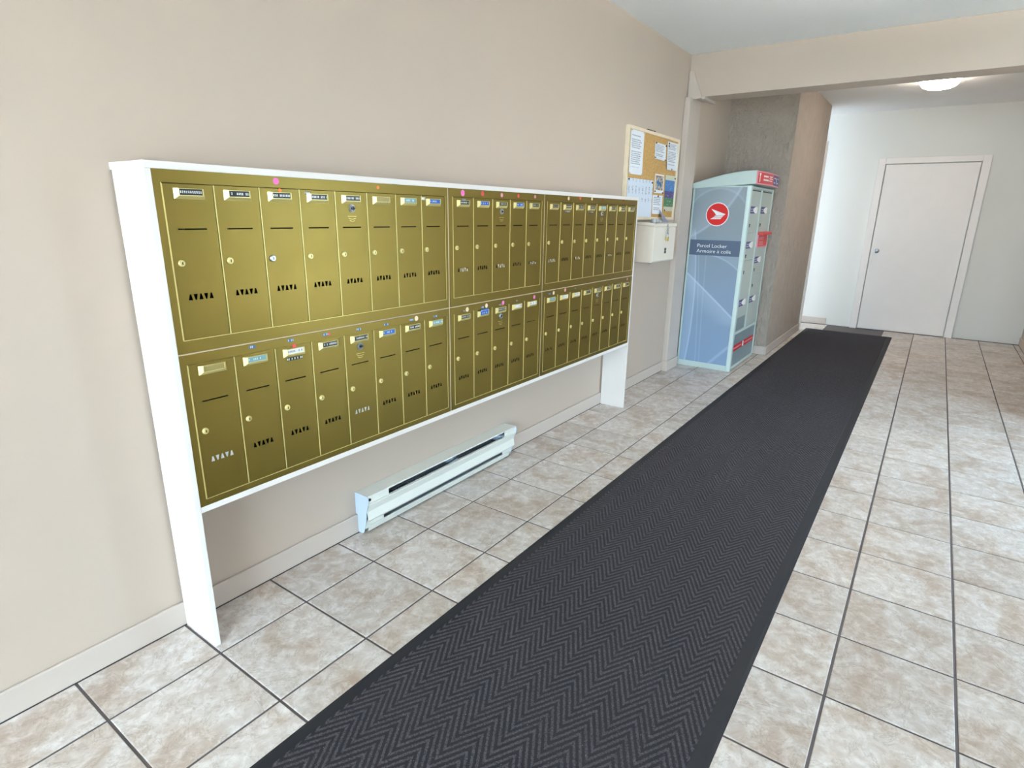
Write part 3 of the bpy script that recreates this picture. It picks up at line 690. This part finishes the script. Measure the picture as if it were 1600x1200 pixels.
# ------------------------------------------------------------------ parcel locker
lk = thing('parcel_locker', 'tall blue-grey parcel locker with red round emblem and two columns of doors', 'locker', ((LKX+LKX1)/2, (LKY0+LKY1)/2, 0))
part('body', MB().box(LKX+.004, LKX1, LKY0+.014, LKY1, .012, LKH), M['lk_body'], lk, bev=.004)
part('side_print', MB().box(LKX+.0015, LKX+.006, LKY0+.036, LKY1-.018, .052, LKH-.012), M['lk_side'], lk, loc=(0, 0, 0))
ed = MB().box(LKX, LKX+.008, LKY0+.012, LKY0+.036, 0, LKH)
part('corner_post', MB().prism([(LKX, LKY0+.036), (LKX, LKY0+.006), (LKX+.004, LKY0+.001), (LKX+.012, LKY0), (LKX+.044, LKY0), (LKX+.044, LKY0+.016), (LKX+.012, LKY0+.036)], 0, LKH, 2), M['lk_body'], lk, smooth=True)
part('rear_edge', MB().box(LKX, LKX+.008, LKY1-.018, LKY1, .0, LKH), M['lk_body'], lk, bev=.002)
part('bottom_edge', MB().box(LKX, LKX+.008, LKY0+.036, LKY1-.018, 0, .052), M['lk_body'], lk, bev=.002)
# arched cap
def capz(y): 
    t = (LKY1+.010-y)/(LKY1+.010-(LKY0-.028)); return 1.694+.102*math.sin(t*math.pi*.5)
ys = [LKY1+.010-(LKY1+.010-(LKY0-.028))*i/14 for i in range(15)]
def caplow(y): 
    t = (LKY1+.010-y)/(LKY1+.010-(LKY0-.028)); return LKH-.024+.036*t
cap_prof = [(y, capz(y)) for y in ys]+[(LKY0-.028, 1.684), (LKY1+.010, 1.650)]
mbx = MB().prism(cap_prof, LKX-.006, LKX1+.010, 0)
part('top_cap', mbx, M['lk_body'], lk, bev=.005)
# curved header sign
xs = [LKX+.004+(LKX1+.004-LKX-.004)*i/16 for i in range(17)]
def syf(x): return LKY0-.0285-.030*(1-((x-(LKX+LKX1)/2)/((LKX1-LKX)/2+.01))**2)
def curved(z0, z1, xa, xb, off, t=.004):
    q = [x for x in xs if xa < x < xb]; q = [xa]+q+[xb]
    return MB().prism([(x, syf(x)-off) for x in q]+[(x, syf(x)-off+t) for x in q[::-1]], z0, z1, 2)
sb = [(x, syf(x)) for x in xs]+[(xs[-1], LKY0-.026), (xs[0], LKY0-.026)]
sg = part('header_sign', MB().prism(sb, 1.684, 1.792, 2), DOT['l'], lk)
red_panel = part('sign_panel', curved(1.694, 1.783, LKX+.035, 4.955, .001), M['lk_red'], lk)
part('sign_panel', curved(1.694, 1.783, 4.955, LKX1-.02, .001), M['lk_blue'], lk)
mbx = curved(1.702, 1.760, 4.520, 4.535, .0018, .002)
q = curved(1.758, 1.776, 4.512, 4.543, .0018, .002); mbx.add(q.v, q.f)
part('sign_arrow', mbx, M['lk_white'], lk)
def sign_words(xa, xb, z, hgt):
    mb = MB(); x = xa
    while x < xb:
        w = random.uniform(.012, .022); q = curved(z, z+hgt, x, min(x+w, xb), .0018, .002); mb.add(q.v, q.f); x += w+.006
    part('sign_lettering', mb, M['lk_white'], lk)
for a in ((4.62, 4.755, 1.748, .014), (4.62, 4.770, 1.718, .014), (4.80, 4.905, 1.755, .007), (4.80, 4.91, 1.738, .007), (4.80, 4.90, 1.720, .007), (4.985, 5.06, 1.752, .008), (4.98, 5.03, 1.712, .010), (5.17, 5.25, 1.755, .007), (5.17, 5.24, 1.715, .008)): sign_words(*a)
part('sign_lettering', curved(1.71, 1.762, 5.10, 5.118, .0018, .002), M['lk_white'], lk)
# front: mullion, doors, stickers, slot
YL = LKY0+.014
part('mullion', MB().box(4.838, 4.866, LKY0+.001, YL+.002, .370, LKH-.004).box(LKX+.044, LKX1, LKY0+.001, YL+.002, .345, .372).box(LKX1-.026, LKX1, LKY0+.001, YL+.002, .012, LKH-.004).box(LKX+.044, LKX1-.026, LKY0+.001, YL+.002, LKH-.022, LKH-.004).box(LKX+.044, LKX1-.026, LKY0+.001, YL+.002, .012, .040),
     M['lk_body'], lk, bev=.002)
part('plinth_panel', MB().box(LKX+.046, LKX1-.028, LKY0+.008, YL+.002, .042, .343), M['lk_plinth'], lk)
dl = [(4.498, 4.836, 1.273, 1.645), (4.498, 4.836, 1.032, 1.268), (4.498, 4.836, .374, 1.027),
      (4.868, 5.272, 1.273, 1.645), (4.868, 5.272, .882, 1.268), (4.868, 5.272, .374, .877)]
stk = [(4.515, 1.438), (4.512, 1.132), (4.508, .606), (4.895, 1.440), (4.895, .982), (4.885, .603)]
cam_ = [(4.530, 1.343), (4.528, 1.075), (4.528, .930), (4.915, 1.346), (4.912, .930), (4.912, .778)]
for (a, b, c, d), (sx, sz), (kx, kz) in zip(dl, stk, cam_):
    dd = part('door', MB().box(a, b, LKY0+.005, YL+.002, c, d), M['lk_door'], lk, bev=.003)
    if c > 1.2: part('vent_slot', MB().box(a+.02, b-.03, LKY0+.0045, LKY0+.006, d-.016, d-.006), M['black'], dd)
    part('door_sticker', MB().box(sx, sx+.165, LKY0+.004, LKY0+.0052, sz, sz+.062), M['lk_blue'], dd)
    mb = MB().prism([(sx+.10, sz+.022), (sx+.165, sz+.004), (sx+.235, sz+.004), (sx+.235, sz+.058), (sx+.165, sz+.058), (sx+.10, sz+.042)], LKY0+.0032, LKY0+.0040, 1)
    for r_ in range(2): mb.box(sx+.02, sx+.085, LKY0+.0032, LKY0+.0040, sz+.016+r_*.020, sz+.020+r_*.020)
    part('sticker_mark', mb, M['lk_white'], dd)
    part('key_cam', MB().cyl((kx+.012, LKY0+.005, kz), (0, -1, 0), .006, .006, 14).box(kx+.004, kx+.013, LKY0-.001, LKY0+.003, kz-.024, kz-.004), M['black'], dd, smooth=True)
part('door_grey_panel', MB().box(4.505, 4.80, LKY0+.0044, LKY0+.0052, .380, .500), M['lk_plinth'], lk)  # grey panel low on the door front
ms = part('mail_slot', MB().box(4.885, 5.262, LKY0-.004, LKY0+.006, 1.128, 1.262), DOT['l'], lk, bev=.003)
part('slot_plate', MB().box(4.905, 5.242, LKY0-.0055, LKY0-.003, 1.140, 1.244), M['lk_red'], ms)
part('slot_hood', MB().prism([(LKY0+.002, 1.276), (LKY0-.040, 1.268), (LKY0-.042, 1.250), (LKY0-.036, 1.246), (LKY0+.002, 1.250)], 4.880, 5.268, 0), DOT['r'], ms, bev=.003)
mb = MB()
for r_ in range(6):
    if r_ != 3: mb.box(4.935, 5.09+.02*(r_ % 2), LKY0-.0060, LKY0-.0054, 1.152+r_*.0135, 1.157+r_*.0135)
part('slot_lettering', mb, DOT['l'], ms)
rs = part('plinth_strip', MB().box(4.500, 5.262, LKY0+.0065, LKY0+.0085, .178, .238), M['lk_red'], lk)
part('strip_mark', MB().box(4.52, 4.80, LKY0+.0058, LKY0+.0066, .203, .214).box(4.92, 5.24, LKY0+.0058, LKY0+.0066, .203, .214), DOT['l'], rs)
part('strip_mark', MB().prism([(4.835, .186), (4.885, .182), (4.875, .232), (4.845, .236)], LKY0+.0050, LKY0+.0066, 1), M['lk_white'], rs)
# side print: band, words, emblem
XS = LKX+.0015
bd = part('name_band', MB().box(XS-.0008, XS+.001, LKY0+.036, LKY1-.018, 1.062, 1.200), M['lk_band'], lk)
link('name_band_lettering', text_mesh('name_band_lettering', 'Parcel Locker', .045, SIDE, M['lk_white'], .0003, .270), bd, Vector((XS-.0012, .123, 1.134))-wpos(bd))
link('name_band_lettering', text_mesh('name_band_lettering', 'Armoire \u00e0 colis', .045, SIDE, M['lk_white'], .0003, .312), bd, Vector((XS-.0012, .126, 1.086))-wpos(bd))
ey, ez = -.0290, 1.4270
em = part('emblem', MB().cyl((XS+.0005, ey, ez), (-1, 0, 0), .103, .0012, 48), M['lk_white'], lk)
part('emblem_disc', MB().cyl((XS-.0007, ey, ez), (-1, 0, 0), .0955, .0006, 48), M['lk_red'], em)
def wing(pts):
    out = []
    for a, b in pts:
        px, py = 1070+a/7.5, 260+b/7.5; d = FW+RT*(px-800)/FPX-UP*(py-600)/FPX; p = CAM+d*((LKX-CAM.x)/d.x); out.append((p.y, p.z))
    return out
mb = MB()
for w in ([(313, 498), (478, 560), (452, 578), (366, 572), (352, 546)], [(356, 577), (449, 582), (440, 592), (340, 588)], [(336, 593), (437, 596), (429, 605), (318, 603)], [(314, 607), (426, 608), (416, 618), (298, 618)]):
    mb.prism(wing(w), XS-.0022, XS-.0013, 0)
part('emblem_wing', mb, M['lk_white'], em)

# ------------------------------------------------------------------ ceiling lamps: corridor one read from its lit wall, lobby ones added unseen
for x, y, lab in ((-2.2, -1.35, 'added unseen round ceiling lamp near the glazed entrance, for warm light'),  (6.2, -1.45, 'round frosted ceiling lamp in the corridor beyond the beam')):
    t = thing('ceiling_lamp', lab, 'lamp', (x, y, CZ-.10))
    part('lamp_base', MB().cyl((x, y, CZ-.022), (0, 0, 1), .175, .0215, 32), M['white_wood'], t, smooth=True)
    mb = MB(); rr = [(.160, -.022), (.155, -.045), (.135, -.068), (.10, -.084), (.05, -.093), (.001, -.096)]
    vs = [(x+r*math.cos(2*math.pi*k/28), y+r*math.sin(2*math.pi*k/28), CZ+z) for r, z in rr for k in range(28)]
    mb.add(vs, [(a*28+k, a*28+(k+1) % 28, (a+1)*28+(k+1) % 28, (a+1)*28+k) for a in range(5) for k in range(28)])
    part('lamp_shade', mb, M['lamp'], t, smooth=True)

x, y = 2.2, -1.5  # unseen bowl lamp added to brighten the ceiling from below
t = thing('added_bowl_lamp', 'added unseen semi-flush bowl lamp, throwing light up onto the lobby ceiling', 'lamp', (x, y, 2.34))
part('stem', MB().cyl((x, y, CZ-.02), (0, 0, 1), .06, .0195, 24).cyl((x, y, 2.36), (0, 0, 1), .010, CZ-.02-2.36, 12), M['chrome'], t, smooth=True)
mb = MB(); rr = [(.005, 2.345), (.08, 2.352), (.14, 2.378), (.185, 2.425), (.200, 2.470), (.195, 2.470), (.178, 2.428), (.134, 2.384), (.077, 2.360), (.005, 2.352)]
vs = [(x+r*math.cos(2*math.pi*k/32), y+r*math.sin(2*math.pi*k/32), z) for r, z in rr for k in range(32)]
mb.add(vs, [(a*32+k, a*32+(k+1) % 32, (a+1)*32+(k+1) % 32, (a+1)*32+k) for a in range(9) for k in range(32)])
part('bowl', mb, M['box_cream'], t, smooth=True)
for k in range(3):
    a = 2*math.pi*k/3; mb = MB()
    c = (x+.075*math.cos(a), y+.075*math.sin(a), 2.425)
    vs = [(c[0]+.032*math.sin(p)*math.cos(q), c[1]+.032*math.sin(p)*math.sin(q), c[2]+.036*math.cos(p)) for p in [math.pi*i/8 for i in range(1, 8)] for q in [2*math.pi*j/12 for j in range(12)]]
    mb.add(vs, [(i*12+j, i*12+(j+1) % 12, (i+1)*12+(j+1) % 12, (i+1)*12+j) for i in range(6) for j in range(12)]+[tuple(range(12)), tuple(range(72, 84))])
    part('bulb', mb, M['bulb'], t, smooth=True)
